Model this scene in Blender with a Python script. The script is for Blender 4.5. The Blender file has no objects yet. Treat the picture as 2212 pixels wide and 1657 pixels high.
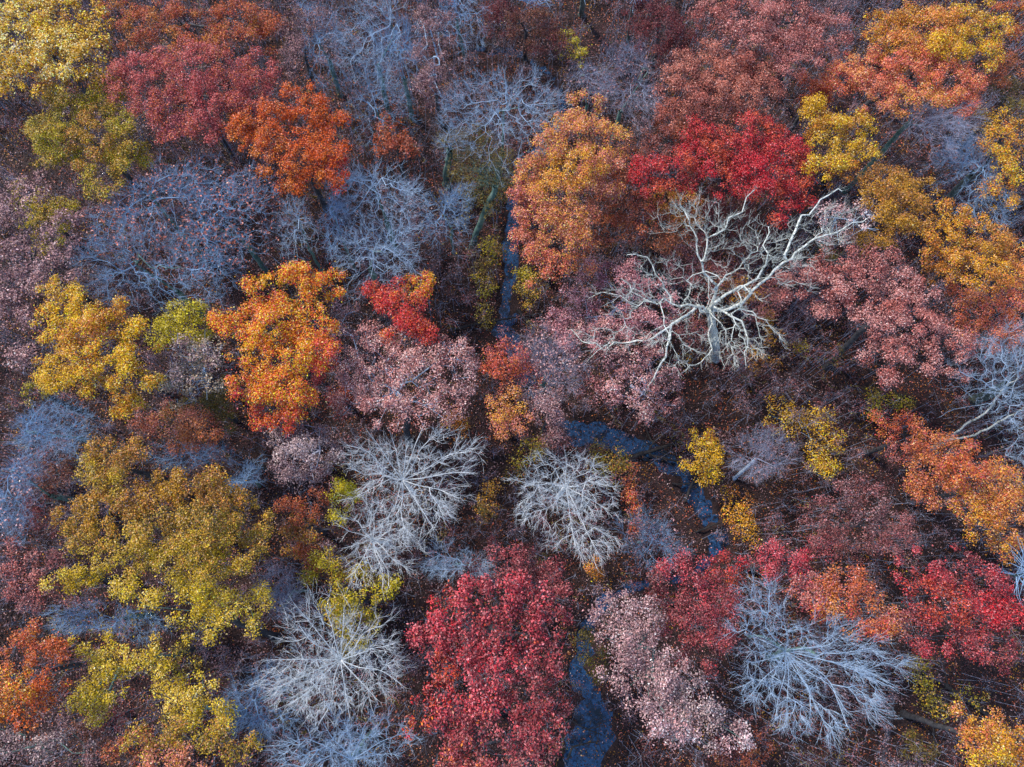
import bpy, math, random
import numpy as np
from mathutils import Matrix, Vector, Euler

scene = bpy.context.scene
# ------------------------------------------------------------------ camera
PW, PH = 2212.0, 1657.0            # coordinates in which the photograph was measured
CAM_H = 82.0
cam_data = bpy.data.cameras.new("camera")
cam = bpy.data.objects.new("camera", cam_data)
scene.collection.objects.link(cam)
cam_data.sensor_width = 36.0
cam_data.lens = 24.0
cam_data.clip_start = 0.5
cam_data.clip_end = 2000.0
cam.location = (0, 0, CAM_H)
cam.rotation_euler = Euler((math.radians(16.0), math.radians(-1.3), 0))
scene.camera = cam
scene.render.resolution_x = 1024
scene.render.resolution_y = 767

# ------------------------------------------------------------------ light
SUN_EL, SUN_AZ = math.radians(50), math.radians(-55)   # azimuth from +Y, clockwise
world = bpy.data.worlds.new("World")
scene.world = world
world.use_nodes = True
wn = world.node_tree.nodes; wl = world.node_tree.links
sky = wn.new("ShaderNodeTexSky")
sky.sky_type = 'NISHITA'
sky.sun_disc = False
sky.sun_elevation = SUN_EL
sky.sun_rotation = SUN_AZ
sky.air_density = 1.0
sky.dust_density = 0.3
sky.ozone_density = 2.2
wl.new(sky.outputs[0], wn["Background"].inputs[0])
wn["Background"].inputs[1].default_value = 0.145
sun_d = bpy.data.lights.new("sun", 'SUN')
sun_d.energy = 2.9
sun_d.angle = math.radians(10)
sun_d.color = (1.0, 0.90, 0.78)
sun_o = bpy.data.objects.new("sun", sun_d)
scene.collection.objects.link(sun_o)
sdir = Vector((math.sin(SUN_AZ)*math.cos(SUN_EL), math.cos(SUN_AZ)*math.cos(SUN_EL), math.sin(SUN_EL)))
sun_o.rotation_euler = sdir.to_track_quat('Z', 'Y').to_euler()
sun_o.location = (0, 0, 120)
scene.view_settings.view_transform = 'Standard'
scene.view_settings.look = 'None'
scene.view_settings.exposure = 0.6
scene.view_settings.gamma = 1.0

# ------------------------------------------------------------------ measuring
FOC = PW * cam_data.lens / cam_data.sensor_width
RM = np.array(cam.rotation_euler.to_matrix())
def at(px, py, z):
    """Point at height z seen at photograph position px, py (arrays allowed)."""
    px = np.asarray(px, float); py = np.asarray(py, float)
    d = np.stack([(px-PW/2)/FOC, -(py-PH/2)/FOC, -np.ones_like(px)], -1) @ RM.T
    t = (z-CAM_H)/d[..., 2]
    return np.stack([d[..., 0]*t, d[..., 1]*t, np.zeros_like(t)+z], -1)

rng = np.random.default_rng(11)
def lin(c):
    c = np.asarray(c, float)/255.0
    return np.where(c <= .04045, c/12.92, ((c+.055)/1.055)**2.4)
def smooth_noise(P, scale, seed):
    r = np.random.default_rng(seed)
    out = np.zeros(len(P))
    for k in range(6):
        f = r.normal(size=3)/scale*(1+.5*k/3)
        out += np.sin(P @ f*2.2 + r.uniform(0, 6.28))/(1+.25*k)
    return out/2.6
def unit(v):
    return v/np.maximum(np.linalg.norm(v, axis=-1, keepdims=True), 1e-9)

# ------------------------------------------------------------------ materials
def leaf_material(name, rough=.5, spec=.25, transl=.10):
    m = bpy.data.materials.new(name); m.use_nodes = True
    nt = m.node_tree; b = nt.nodes["Principled BSDF"]
    a = nt.nodes.new("ShaderNodeAttribute"); a.attribute_name = "leaf_colour"
    nt.links.new(a.outputs["Color"], b.inputs["Base Color"])
    b.inputs["Roughness"].default_value = rough
    b.inputs["Specular IOR Level"].default_value = spec
    if transl > 0:
        t = nt.nodes.new("ShaderNodeBsdfTranslucent")
        nt.links.new(a.outputs["Color"], t.inputs["Color"])
        mx = nt.nodes.new("ShaderNodeMixShader"); mx.inputs[0].default_value = transl
        nt.links.new(b.outputs[0], mx.inputs[1]); nt.links.new(t.outputs[0], mx.inputs[2])
        nt.links.new(mx.outputs[0], nt.nodes["Material Output"].inputs[0])
    return m
def bark_material(name, c1, c2, moss=None, scale=1.6):
    m = bpy.data.materials.new(name); m.use_nodes = True
    nt = m.node_tree; b = nt.nodes["Principled BSDF"]
    tc = nt.nodes.new("ShaderNodeTexCoord")
    n = nt.nodes.new("ShaderNodeTexNoise"); n.inputs["Scale"].default_value = scale
    n.inputs["Detail"].default_value = 6; n.inputs["Roughness"].default_value = .7
    nt.links.new(tc.outputs["Object"], n.inputs["Vector"])
    r = nt.nodes.new("ShaderNodeValToRGB")
    r.color_ramp.elements[0].position = .38; r.color_ramp.elements[1].position = .62
    r.color_ramp.elements[0].color = (*lin(c1), 1); r.color_ramp.elements[1].color = (*lin(c2), 1)
    if moss is not None:
        e = r.color_ramp.elements.new(.47); e.color = (*lin(moss), 1)
    nt.links.new(n.outputs["Fac"], r.inputs["Fac"])
    nt.links.new(r.outputs[0], b.inputs["Base Color"])
    b.inputs["Roughness"].default_value = .85
    bp = nt.nodes.new("ShaderNodeBump"); bp.inputs["Strength"].default_value = .5
    n2 = nt.nodes.new("ShaderNodeTexNoise"); n2.inputs["Scale"].default_value = 14
    nt.links.new(tc.outputs["Object"], n2.inputs["Vector"])
    nt.links.new(n2.outputs["Fac"], bp.inputs["Height"]); nt.links.new(bp.outputs[0], b.inputs["Normal"])
    return m
LEAF = leaf_material("autumn_leaf")
LITTER = leaf_material("fallen_leaf", .6, .3, 0)
BARK = {
 'dark':  bark_material("dark_bark", (48, 48, 52), (84, 84, 90)),
 'trunk': bark_material("trunk_bark", (88, 92, 92), (135, 142, 140), (80, 104, 98)),
 'white': bark_material("white_bark", (204, 214, 224), (242, 246, 250), (222, 230, 236)),
 'gnarl': bark_material("lichen_bark", (96, 104, 98), (242, 244, 242), (200, 208, 200), 4.5),
 'grey':  bark_material("grey_bark", (150, 180, 212), (202, 224, 246)),  # grey bark with the blue skylight tint mixed into its colour
 'blue':  bark_material("skylit_bark", (122, 160, 204), (174, 206, 238)),  # grey wood again, blue of the skylight put into the colour
 'mauve': bark_material("mauve_bark", (140, 146, 172), (184, 190, 214)),
 'teal':  bark_material("mossy_bark", (74, 98, 98), (128, 148, 140), (84, 122, 112)),
 'log':   bark_material("log_bark", (26, 24, 26), (58, 55, 56)),  # near-black bark of the fallen logs
}

# ------------------------------------------------------------------ mesh builders
def make_mesh(name, V, F, mat, colours=None, smooth=False):
    """V: n x 3, F: m x 4 quads."""
    me = bpy.data.meshes.new(name)
    n, m = len(V), len(F)
    me.vertices.add(n); me.vertices.foreach_set("co", np.ascontiguousarray(V, np.float32).ravel())
    me.loops.add(m*4); me.loops.foreach_set("vertex_index", np.ascontiguousarray(F, np.int32).ravel())
    me.polygons.add(m)
    me.polygons.foreach_set("loop_start", np.arange(0, m*4, 4, dtype=np.int32))
    me.polygons.foreach_set("loop_total", np.full(m, 4, np.int32))
    if colours is not None:
        at_ = me.attributes.new("leaf_colour", 'FLOAT_VECTOR', 'FACE')
        at_.data.foreach_set("vector", np.ascontiguousarray(colours, np.float32).ravel())
    me.materials.append(mat)
    me.update(calc_edges=True)
    if smooth:
        me.polygons.foreach_set("use_smooth", np.ones(m, bool))
    return me
def link(name, me, parent=None, loc=None):
    o = bpy.data.objects.new(name, me); scene.collection.objects.link(o)
    if parent is not None: o.parent = parent
    if loc is not None: o.location = loc
    return o
def thing(name, label, cat, group, loc):
    o = bpy.data.objects.new(name, None); scene.collection.objects.link(o)
    o.location = loc; o.empty_display_size = .5
    o["label"] = label; o["category"] = cat
    if group: o["group"] = group
    return o

def leaf_quads(C, N, A, L, W):
    """Pointed folded leaves: centre C, normal N, long axis hint A, length L, width W."""
    N = unit(N); A = unit(A - N*np.sum(A*N, -1, keepdims=True)); B = np.cross(N, A)
    L = L[:, None]; W = W[:, None]
    v0 = C - A*L*.5; v1 = C + B*W*.5 - A*L*.06 + N*W*.14
    v2 = C + A*L*.5; v3 = C - B*W*.5 - A*L*.06 + N*W*.14
    V = np.stack([v0, v1, v2, v3], 1).reshape(-1, 3)
    return V, np.arange(len(C)*4).reshape(-1, 4)

def tubes(P0, P1, R0, R1, sides):
    D = unit(P1-P0)
    ref = np.where(np.abs(D[:, 2:3]) > .85, np.array([[1., 0, 0]]), np.array([[0, 0, 1.]]))
    U = unit(np.cross(D, ref)); Wv = np.cross(D, U)
    a = np.arange(sides)*2*np.pi/sides
    c = np.cos(a)[None, :, None]; s = np.sin(a)[None, :, None]
    ring = U[:, None]*c + Wv[:, None]*s
    # run a little past each end so that joints close
    E = D*np.minimum(R1, .25)[:, None]*.4
    V0 = P0[:, None] + ring*R0[:, None, None]
    V1 = (P1+E)[:, None] + ring*R1[:, None, None]
    V = np.concatenate([V0, V1], 1).reshape(-1, 3)
    k = np.arange(sides); kn = (k+1) % sides
    f = np.stack([k, kn, kn+sides, k+sides], 1)
    F = (f[None] + (np.arange(len(P0))*2*sides)[:, None, None]).reshape(-1, 4)
    return V, F
def tube_mesh(name, segs, mat):
    """segs: list of (P0,P1,R0,R1)."""
    P0 = np.concatenate([s[0] for s in segs]); P1 = np.concatenate([s[1] for s in segs])
    R0 = np.concatenate([s[2] for s in segs]); R1 = np.concatenate([s[3] for s in segs])
    Vs, Fs, o = [], [], 0
    for lo, hi, sd in ((0, .03, 3), (.03, .09, 5), (.09, 9, 9)):
        q = (R0 >= lo) & (R0 < hi)
        if q.any():
            V, F = tubes(P0[q], P1[q], R0[q], R1[q], sd)
            Vs.append(V); Fs.append(F+o); o += len(V)
    return make_mesh(name, np.concatenate(Vs), np.concatenate(Fs), mat, smooth=True)

def grow(init_pos, init_par, pts, bf):
    """Balanced minimum spanning growth: joins every point to the skeleton, weighing wire length against path length."""
    n0, n = len(init_pos), len(pts)
    P = np.zeros((n0+n, 3)); par = np.full(n0+n, -1); pl = np.zeros(n0+n)
    P[:n0] = init_pos; par[:n0] = init_par
    for i in range(n0):
        if par[i] >= 0: pl[i] = pl[par[i]] + np.linalg.norm(P[i]-P[par[i]])
    best = np.full(n, 1e9); bi = np.zeros(n, int)
    for i in range(n0):
        d = np.linalg.norm(pts-P[i], axis=1); c = d*(1+bf)+bf*pl[i]
        q = c < best; best[q] = c[q]; bi[q] = i
    for k in range(n):
        j = int(np.argmin(best)); i = n0+k
        P[i] = pts[j]; par[i] = bi[j]; pl[i] = pl[par[i]]+np.linalg.norm(P[i]-P[par[i]])
        best[j] = np.inf
        d = np.linalg.norm(pts-P[i], axis=1); c = d*(1+bf)+bf*pl[i]
        q = (c < best) & np.isfinite(best); best[q] = c[q]; bi[q] = i
    return P, par
def radii(P, par, tip, power, rmax):
    n = len(P); cnt = np.zeros(n); has = np.zeros(n, bool)
    has[par[par >= 0]] = True
    cnt[~has] = 1
    # children always come after parents
    for i in range(n-1, 0, -1):
        if par[i] >= 0: cnt[par[i]] += cnt[i]
    return np.minimum(tip*cnt**power, rmax), cnt

def lobe_world(cx, cy, rx, ry, z):
    c = at(cx, cy, z)
    a = np.linalg.norm(at(cx+rx, cy, z)-c); b = np.linalg.norm(at(cx, cy+ry, z)-c)
    return c, a, b

# ------------------------------------------------------------------ palettes (leaf colours with highlights and shade mixed in as tones)
PAL = {
 'paleyellow': [(240,184,58),(254,208,96),(254,226,160),(244,186,40)],
 'yellow': [(190,142,18),(216,164,26),(232,186,46),(172,112,22)],
 'yelloworange': [(232,184,22),(232,152,28),(220,178,20),(242,200,54),(224,130,38)],
 'limeyellow': [(172,156,18),(200,180,26),(214,192,40)],
 'olive': [(150,136,24),(176,158,30),(190,144,50),(108,94,22)],
 'oliveyellow': [(186,154,24),(214,182,42),(192,160,26),(226,186,72)],
 'olivegold': [(166,140,30),(186,154,40),(198,146,62),(118,100,26)],
 'gold': [(206,142,32),(222,164,40),(208,120,50),(160,100,24)],
 'goldpink': [(222,156,54),(216,128,78),(208,116,98),(222,166,64),(140,72,54)],
 'mutedgold': [(176,128,34),(192,142,44),(178,112,50),(128,88,26)],
 'orange': [(204,82,20),(220,102,28),(130,44,24),(214,116,38)],
 'orangeyellow': [(242,176,26),(238,140,28),(200,70,40),(242,188,38),(228,112,28)],
 'redrim':     [(212,72,58),(226,100,46),(200,52,66),(230,128,44)],
 'salmon': [(216,104,80),(214,124,68),(202,88,86),(224,146,84)],
 'rose': [(178,76,76),(200,102,96),(154,60,64),(200,104,58),(168,86,94)],
 'rust':       [(174,84,40),(190,98,52),(168,72,66),(186,114,44)],
 'rustbrown':  [(150,72,42),(166,86,56),(132,62,46)],
 'rustpink': [(180,104,86),(200,126,106),(106,54,46),(176,98,84)],
 'crimson': [(190,32,46),(208,64,66),(110,20,34),(202,84,54)],
 'red': [(198,60,46),(176,40,54),(212,86,46)],
 'redpink': [(196,62,74),(214,98,104),(110,34,44),(150,58,64)],
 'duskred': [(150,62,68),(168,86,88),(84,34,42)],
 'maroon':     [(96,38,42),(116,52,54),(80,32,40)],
 'pink': [(200,132,124),(216,154,146),(118,58,58),(188,108,98)],
 'palepink': [(212,152,146),(228,176,166),(140,84,84),(190,128,122)],
 'pinkred': [(186,108,102),(202,134,124),(104,50,50),(168,88,80)],
 'mauvepink': [(204,136,142),(218,156,158),(134,80,90),(180,114,124)],
 'mauve': [(180,138,138),(196,154,150),(116,80,86),(156,118,120)],
 'mauvegrey': [(172,146,146),(192,166,162),(96,72,78),(146,116,118)],
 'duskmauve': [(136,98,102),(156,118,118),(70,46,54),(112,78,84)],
 'whitepink':  [(226,196,196),(206,164,168),(190,140,140)],
 'pinkorange': [(208,124,92),(196,112,104),(214,140,84)],
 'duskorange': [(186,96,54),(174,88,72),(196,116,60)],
 'orangegold': [(210,128,64),(220,150,66),(200,104,76),(214,150,50)],
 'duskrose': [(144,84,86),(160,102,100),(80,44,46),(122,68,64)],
 'beige':      [(160,150,132),(176,150,124),(140,132,118)],
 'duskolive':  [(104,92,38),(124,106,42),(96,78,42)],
 'floorbrown': [(48,30,26),(78,48,36),(34,24,26),(60,36,32)],  # floor palettes: leaf colours darkened to carry the shade of the gaps
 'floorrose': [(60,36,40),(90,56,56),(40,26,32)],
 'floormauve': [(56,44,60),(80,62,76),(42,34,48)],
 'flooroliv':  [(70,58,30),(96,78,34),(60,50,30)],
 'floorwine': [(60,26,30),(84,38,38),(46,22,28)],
 'brown':      [(104,60,40),(124,74,50),(90,50,38)],
 'redorange':  [(196,84,56),(208,108,52),(184,70,72),(206,128,54)],
}
PALN = {k: lin(v) for k, v in PAL.items()}
def leaf_colours(P, pal, seed, patch=3.0, jitter=.33):
    c = PALN[pal]; k = len(c)
    t = (smooth_noise(P, patch, seed)*.55+.5 + rng.normal(0, .22, len(P)))
    i = np.clip((t*k).astype(int), 0, k-1)
    col = c[i]
    g = np.exp(rng.normal(0, jitter, (len(P), 1)))
    col = col*g
    # some leaves paler: dull undersides, and sky glints put into the colour
    q = rng.random(len(P)) < .16
    pale = col[q].mean(1, keepdims=True)*.45 + col[q]*.85 + .03
    col[q] = pale
    return np.clip(col, 0, .92)

seedc = [100]
GROUP_LEAFY = "autumn trees of the wood seen from above"
GROUP_BARE = "leafless trees among the coloured crowns"
GROUP_SHRUB = "low shrubs and saplings on the forest floor"
ALL_BASES = []

def crown_leaves(lobes, H, dens, leaf, flat, spread):
    """Returns leaf centres, normals, axes, tuft centres."""
    cs = np.array([[l[0], l[1]] for l in lobes], float); w = np.array([l[2]*l[3] for l in lobes], float)
    cen = (cs*w[:, None]).sum(0)/w.sum()
    span = max(np.max(np.hypot(cs[:, 0]-cen[0], cs[:, 1]-cen[1])+np.array([l[2] for l in lobes])), 1)
    Cc, Rr, Idx = [], [], []
    for li, l in enumerate(lobes):
        rel = math.hypot(l[0]-cen[0], l[1]-cen[1])/span
        zt = H - spread*rel**2 + rng.normal(0, .5) + (l[5] if len(l) > 5 else 0)
        c0, a, b = lobe_world(l[0], l[1], l[2], l[3], zt)
        h = flat*min(a, b)
        n = max(4, int(math.pi*a*b/1.0))
        # best-candidate points in the unit disk
        pts = []
        for k in range(n):
            cand = rng.uniform(-1, 1, (10, 2)); rr = np.hypot(cand[:, 0], cand[:, 1])
            cand = cand[rr < 1]
            if len(cand) == 0: continue
            if pts:
                dd = np.min(np.linalg.norm(cand[:, None]-np.array(pts)[None], axis=2), 1)
                cand = cand[np.argmax(dd)]
            else: cand = cand[0]
            pts.append(cand)
        pts = np.array(pts)
        r2 = (pts**2).sum(1)
        z = zt - h + h*np.sqrt(np.maximum(0, 1-r2)) + rng.normal(0, .55, len(pts))
        th = np.arctan2(pts[:, 1], pts[:, 0]); ph = rng.uniform(0, 6.28, 3)
        pts = pts*(1+.13*np.sin(2*th+ph[0])+.12*np.sin(3*th+ph[1])+.10*np.sin(7*th+ph[2]))[:, None]*1.03
        P = np.stack([c0[0]+pts[:, 0]*a*.93, c0[1]+pts[:, 1]*b*.93, z], 1)
        keep = rng.random(len(P)) > .14
        P = P[keep]
        Cc.append(P); Rr.append(rng.uniform(.42, 1.05, len(P))); Idx.append(np.full(len(P), li))
    return np.concatenate(Cc), np.concatenate(Rr), np.concatenate(Idx), cen

def tuft_leaves(C, R, idx, dens, leaf):
    n = np.maximum(3, (dens*rng.uniform(.55, 1.35, len(C))*122*R**2*(.30/leaf)**2).astype(int))
    rep = np.repeat(np.arange(len(C)), n)
    d = rng.normal(size=(len(rep), 3)); d = unit(d); d[:, 2] = np.where(d[:, 2] < -.25, -d[:, 2], d[:, 2])
    rad = R[rep]*rng.random(len(rep))**.38
    P = C[rep] + d*rad[:, None]*np.array([1, 1, .72])
    # twig-scale clustering
    P += rng.normal(0, .07, P.shape)*(1+4*(rng.random((len(P), 1)) < .15))
    N = d*.75 + np.array([0, 0, .55]) + rng.normal(0, .42, P.shape)
    A = d + rng.normal(0, .55, P.shape) - np.array([0, 0, .25])
    L = leaf*rng.uniform(.65, 1.3, len(P)); W = L*rng.uniform(.42, .66, len(P))
    return P, N, A, L, W, idx[rep]

def leafy(name, label, H, pal, lobes, dens=1.0, leaf=.175, flat=.62, spread=4.0, bark='dark',
          group=GROUP_LEAFY, cat='tree', trunk_r=.30, base=None, alt=None, patch=3.0, bare=0):
    seedc[0] += 7
    C, R, idx, cen = crown_leaves(lobes, H, dens, leaf, flat, spread)
    if dens <= .5: R = R*1.25
    top = at(cen[0], cen[1], H*.7)
    if base is None: bx, by = top[0], top[1]
    else: bx, by = at(base[0], base[1], 0)[:2]
    ALL_BASES.append((bx, by))
    root = thing(name, label, cat, group, (bx, by, 0))
    off = np.array([bx, by, 0])
    # trunk and limbs
    hub = np.array([bx*.35+top[0]*.65, by*.35+top[1]*.65, H*.5])
    k = 7
    tp = [np.array([bx, by, -.3])+(hub-np.array([bx, by, -.3]))*(j/k)+np.append(rng.normal(0, .07, 2)*(j > 0), 0) for j in range(k+1)]
    ip = np.array([-1]+list(range(k)))
    sub = C[rng.random(len(C)) < min(1, 170/len(C))] - np.array([0, 0, .55])
    mids = (sub[rng.random(len(sub)) < .5]-hub)*rng.uniform(.35, .8, ((1)))+hub if len(sub) else sub
    P, par = grow(np.array(tp), ip, np.concatenate([sub, mids]), .55)
    rad, cnt = radii(P, par, .022 if H > 6 else .012, .5, trunk_r)
    rad[:k+1] = np.linspace(trunk_r*1.15, max(trunk_r*.7, .02), k+1)
    rad[0] = trunk_r*1.7
    e = np.where(par >= 0)[0]
    P = P-off
    tr = e[e <= k]; br = e[e > k]
    seg = lambda q: (P[par[q]], P[q], np.minimum(rad[par[q]], rad[q]*1.5), rad[q])
    link("trunk", tube_mesh("trunk", [seg(tr)], BARK['dark']), root)
    segs = [seg(br)]
    if bare:    # showing twigs that poke past the leaves
        m = int(len(C)*bare); q = rng.integers(0, len(C), m)
        st = C[q]-off; dd = unit(rng.normal(size=(m, 3))*np.array([1, 1, .6])+np.array([0, 0, .5]))
        en = st+dd*rng.uniform(.7, 1.7, m)[:, None]
        segs.append((st, en, np.full(m, .028), np.full(m, .012)))
    link("branches", tube_mesh("branches", segs, BARK[bark]), root)
    LP, LN, LA, LL, LW, li = tuft_leaves(C, R, idx, dens, leaf)
    col = leaf_colours(LP, pal, seedc[0], patch)
    alts = {i: l[4] for i, l in enumerate(lobes) if len(l) > 4 and l[4]}
    for i, ap in alts.items():
        q = ((li == i) & (rng.random(len(li)) > .2)) | ((li != i) & (rng.random(len(li)) < .035))
        col[q] = leaf_colours(LP[q], ap, seedc[0]+1, patch)
    V, F = leaf_quads(LP-off, LN, LA, LL, LW)
    link("crown", make_mesh("crown", V, F, LEAF, col), root)
    return root

def spline(pts, step=.8, jit=.12):
    pts = np.array(pts, float); out = [pts[0]]
    for i in range(len(pts)-1):
        p0 = pts[max(i-1, 0)]; p1 = pts[i]; p2 = pts[i+1]; p3 = pts[min(i+2, len(pts)-1)]
        n = max(1, int(np.linalg.norm(p2-p1)/step))
        for j in range(1, n+1):
            t = j/n
            q = .5*((2*p1)+(-p0+p2)*t+(2*p0-5*p1+4*p2-p3)*t*t+(-p0+3*p1-3*p2+p3)*t**3)
            out.append(q+rng.normal(0, jit, 3)*(1 if j < n else .5))
    return out

def bare(name, label, H, bark, lobes, n=900, twigs=3, tw_len=.9, tip=.016, power=.47, trunk_r=.32, bf=.45,
         hub=.45, base=None, hubpx=None, limbs=(), depth=.75, spread=3.0, group=GROUP_BARE, cat='tree', trunk_bark=None,
         leaves=0, pal=None, up=.35, limb_r=.2, leaf=.28, wig=.0):
    seedc[0] += 7
    n = int(n*(.52 if bark in ('white', 'grey', 'gnarl') else .78)); tip *= .50; tw_len *= 1.2; power -= .03
    cs = np.array([[l[0], l[1]] for l in lobes], float); w = np.array([l[2]*l[3] for l in lobes], float)
    cen = (cs*w[:, None]).sum(0)/w.sum()
    span = max(np.max(np.hypot(cs[:, 0]-cen[0], cs[:, 1]-cen[1])+np.array([l[2] for l in lobes])), 1)
    pts = []
    for l, ww in zip(lobes, w/w.sum()):
        rel = math.hypot(l[0]-cen[0], l[1]-cen[1])/span
        zt = H-spread*rel**2
        c0, a, b = lobe_world(l[0], l[1], l[2], l[3], zt-depth*.35*min(1, 1)*4)
        m = max(6, int(n*ww))
        r = rng.random(m)**.55; th = rng.uniform(0, 6.283, m)
        # uneven rim: fingers reaching out
        lob = 1+.13*np.sin(th*4+rng.uniform(0, 6))+.14*np.sin(th*9+rng.uniform(0, 6))
        h = depth*min(a, b)
        z = zt - h + h*np.sqrt(np.maximum(0, 1-r**2*.95)) - rng.random(m)**1.6*h*1.1
        pts.append(np.stack([c0[0]+r*lob*a*np.cos(th), c0[1]+r*lob*b*np.sin(th), z], 1))
    pts = np.concatenate(pts)
    pts = pts[smooth_noise(pts, 2.0, seedc[0]) > -.42]
    hp = hubpx if hubpx is not None else cen
    hz = H*hub
    hubw = at(hp[0], hp[1], hz) if hubpx is not None else np.append(at(cen[0], cen[1], H*.75)[:2], hz)
    if base is None: bx, by = hubw[0], hubw[1]
    else: bx, by = at(base[0], base[1], 0)[:2]
    ALL_BASES.append((bx, by))
    off = np.array([bx, by, 0])
    root = thing(name, label, cat, group, (bx, by, 0))
    tp = spline([[bx, by, -.3], [bx*.7+hubw[0]*.3, by*.7+hubw[1]*.3, hz*.35], [hubw[0], hubw[1], hz]], 1.0, .05)
    k = len(tp)-1
    pos = list(tp); par0 = [-1]+list(range(k)); fixed = {}
    for lb in limbs:
        # limb: ((px,py,z), ...) grown from the hub, or from the nearest existing point
        w3 = [at(p[0], p[1], p[2]) for p in lb['p']]
        start = k
        if lb.get('near'):
            start = int(np.argmin(np.linalg.norm(np.array(pos)-w3[0], axis=1)))
        sp = spline([pos[start]]+w3, .7, wig)[1:]
        r0 = lb.get('r', limb_r)*.52; r1 = lb.get('e', .035)*.8
        prev = start
        for j, q in enumerate(sp):
            pos.append(q); par0.append(prev); prev = len(pos)-1
            fixed[prev] = r0+(r1-r0)*((j+1)/len(sp))**.8
    P, par = grow(np.array(pos), np.array(par0), pts, bf)
    rad, cnt = radii(P, par, tip, power, trunk_r)
    for i, r in fixed.items(): rad[i] = max(rad[i]*.5, r) if r > .04 else r
    rad[:k+1] = np.linspace(trunk_r*1.1, trunk_r*.85, k+1); rad[0] = trunk_r*1.6
    P = P-off
    e = np.where(par >= 0)[0]
    seg = lambda q: (P[par[q]], P[q], np.minimum(rad[par[q]], rad[q]*1.35), rad[q])
    big = e[(e <= k)]
    small = e[(e > k)]
    tb = BARK[trunk_bark or ('teal' if bark in ('blue', 'grey', 'mauve') else bark)]
    link("trunk", tube_mesh("trunk", [seg(big)], tb), root)
    if bark in ('blue', 'mauve', 'grey'):     # dark teal limbs below, pale thin wood above
        thick = small[rad[small] > .058]; small = small[rad[small] <= .058]
        if len(thick): link("limbs", tube_mesh("limbs", [seg(thick)], tb), root)
    link("branches", tube_mesh("branches", [seg(small)], BARK[bark]), root)
    # twigs at every node of the outer crown
    q = e[(e > k) & (rad[e] < .12)]
    rep = np.repeat(q, twigs)
    bd = unit(P[rep]-P[par[rep]])
    outw = unit(P[rep]-(hubw-off))
    d = unit(bd*.8+outw*.7+rng.normal(0, .36, (len(rep), 3))+np.array([0, 0, up]))
    ln = tw_len*rng.uniform(.4, 1.25, len(rep))[:, None]
    f = rng.random(len(rep))[:, None]
    s = P[par[rep]]*(1-f)+P[rep]*f
    m1 = s+d*ln*.55
    d2 = unit(d+rng.normal(0, .25, d.shape)+np.array([0, 0, up*.5]))
    e1 = m1+d2*ln*.5
    d3 = unit(d+rng.normal(0, .55, d.shape))
    e2 = m1+d3*ln*.42
    N_ = len(rep); t1 = np.full(N_, tip*1.0); t2 = np.full(N_, tip*.72); t3 = np.full(N_, tip*.4)
    link("twigs", tube_mesh("twigs", [(s, m1, t1, t2), (m1, e1, t2, t3), (m1, e2, t2, t3)], BARK[bark]), root)
    if leaves:
        m = leaves; qi = rng.integers(0, N_, m)
        LP = e1[qi]+rng.normal(0, .12, (m, 3))
        N3 = np.array([0, 0, .7])+rng.normal(0, .5, LP.shape)
        L = leaf*rng.uniform(.6, 1.2, m)
        V, F = leaf_quads(LP, N3, rng.normal(size=LP.shape), L, L*.55)
        link("crown", make_mesh("crown", V, F, LEAF, leaf_colours(LP+off, pal, seedc[0])), root)
    return root

# ------------------------------------------------------------------ setting: ground, creek, path
def to_ground(pl): return np.array([at(x, y, 0)[:2] for x, y, w in pl]), np.array([w for _, _, w in pl])
def dense(pl, step=.6):
    p, w = to_ground(pl)
    q = np.array(spline(np.column_stack([p, w]), step, 0))
    return q[:, :2], q[:, 2]*.6
CREEK = [(700,-260,1.2),(860,-60,1.0),(985,85,1.0),(1060,100,1.7),(1130,118,1.0),(1195,165,.9),(1215,240,.9),(1150,330,1.2),(1108,420,1.5),(1104,520,1.7),(1100,610,1.9),
         (1093,700,2.3),(1100,730,2.2),(1130,800,1.4),(1180,880,1.6),(1235,925,2.5),(1310,945,2.5),(1390,970,2.4),(1455,1010,2.3),(1510,1070,2.6),
         (1540,1130,2.5),(1545,1180,2.0),(1510,1235,1.0),(1430,1255,.9),(1345,1275,1.0),(1290,1320,1.6),(1265,1390,2.0),(1262,1470,2.3),(1275,1560,3.8),(1265,1620,4.2),(1245,1700,4.0),(1220,1850,2.8)]
cq, cw = dense(CREEK)
PATHL = [(1912,1430,.5),(1925,1500,.5),(1922,1560,.5),(1910,1620,.5),(1900,1700,.5)]
pq, pw = dense(PATHL)
xs = np.concatenate([np.linspace(-420, -92, 16)[:-1], np.arange(-92, 96, .8), np.linspace(96, 420, 16)])
ys = np.concatenate([np.linspace(-300, -40, 12)[:-1], np.arange(-40, 116, .8), np.linspace(116, 520, 18)])
GX, GY = np.meshgrid(xs, ys)
gp = np.column_stack([GX.ravel(), GY.ravel()])
def creek_depth(p):
    out = np.zeros(len(p))
    for s in range(0, len(p), 20000):
        q = p[s:s+20000]
        d = np.linalg.norm(q[:, None]-cq[None, ::2], axis=2)
        i = np.argmin(d, 1)
        wv = cw[::2][i]*(1+.18*np.sin(q[:, 0]*1.3+q[:, 1]*.9)+.12*np.sin(q[:, 1]*2.3-q[:, 0]*1.7))
        x = np.min(d, 1)/wv
        out[s:s+20000] = 1/(1+np.exp((x-1)*6))
    return out
def ground_z(p):
    P3 = np.column_stack([p, np.zeros(len(p))])
    return smooth_noise(P3, 9., 5)*.22+smooth_noise(P3, 2.2, 6)*.09-creek_depth(p)*(1.05-.62*np.clip(smooth_noise(P3, 1.5, 9)+.05, 0, 1))
gz = ground_z(gp)
nx = len(xs)
ii, jj = np.meshgrid(np.arange(nx-1), np.arange(len(ys)-1))
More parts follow.
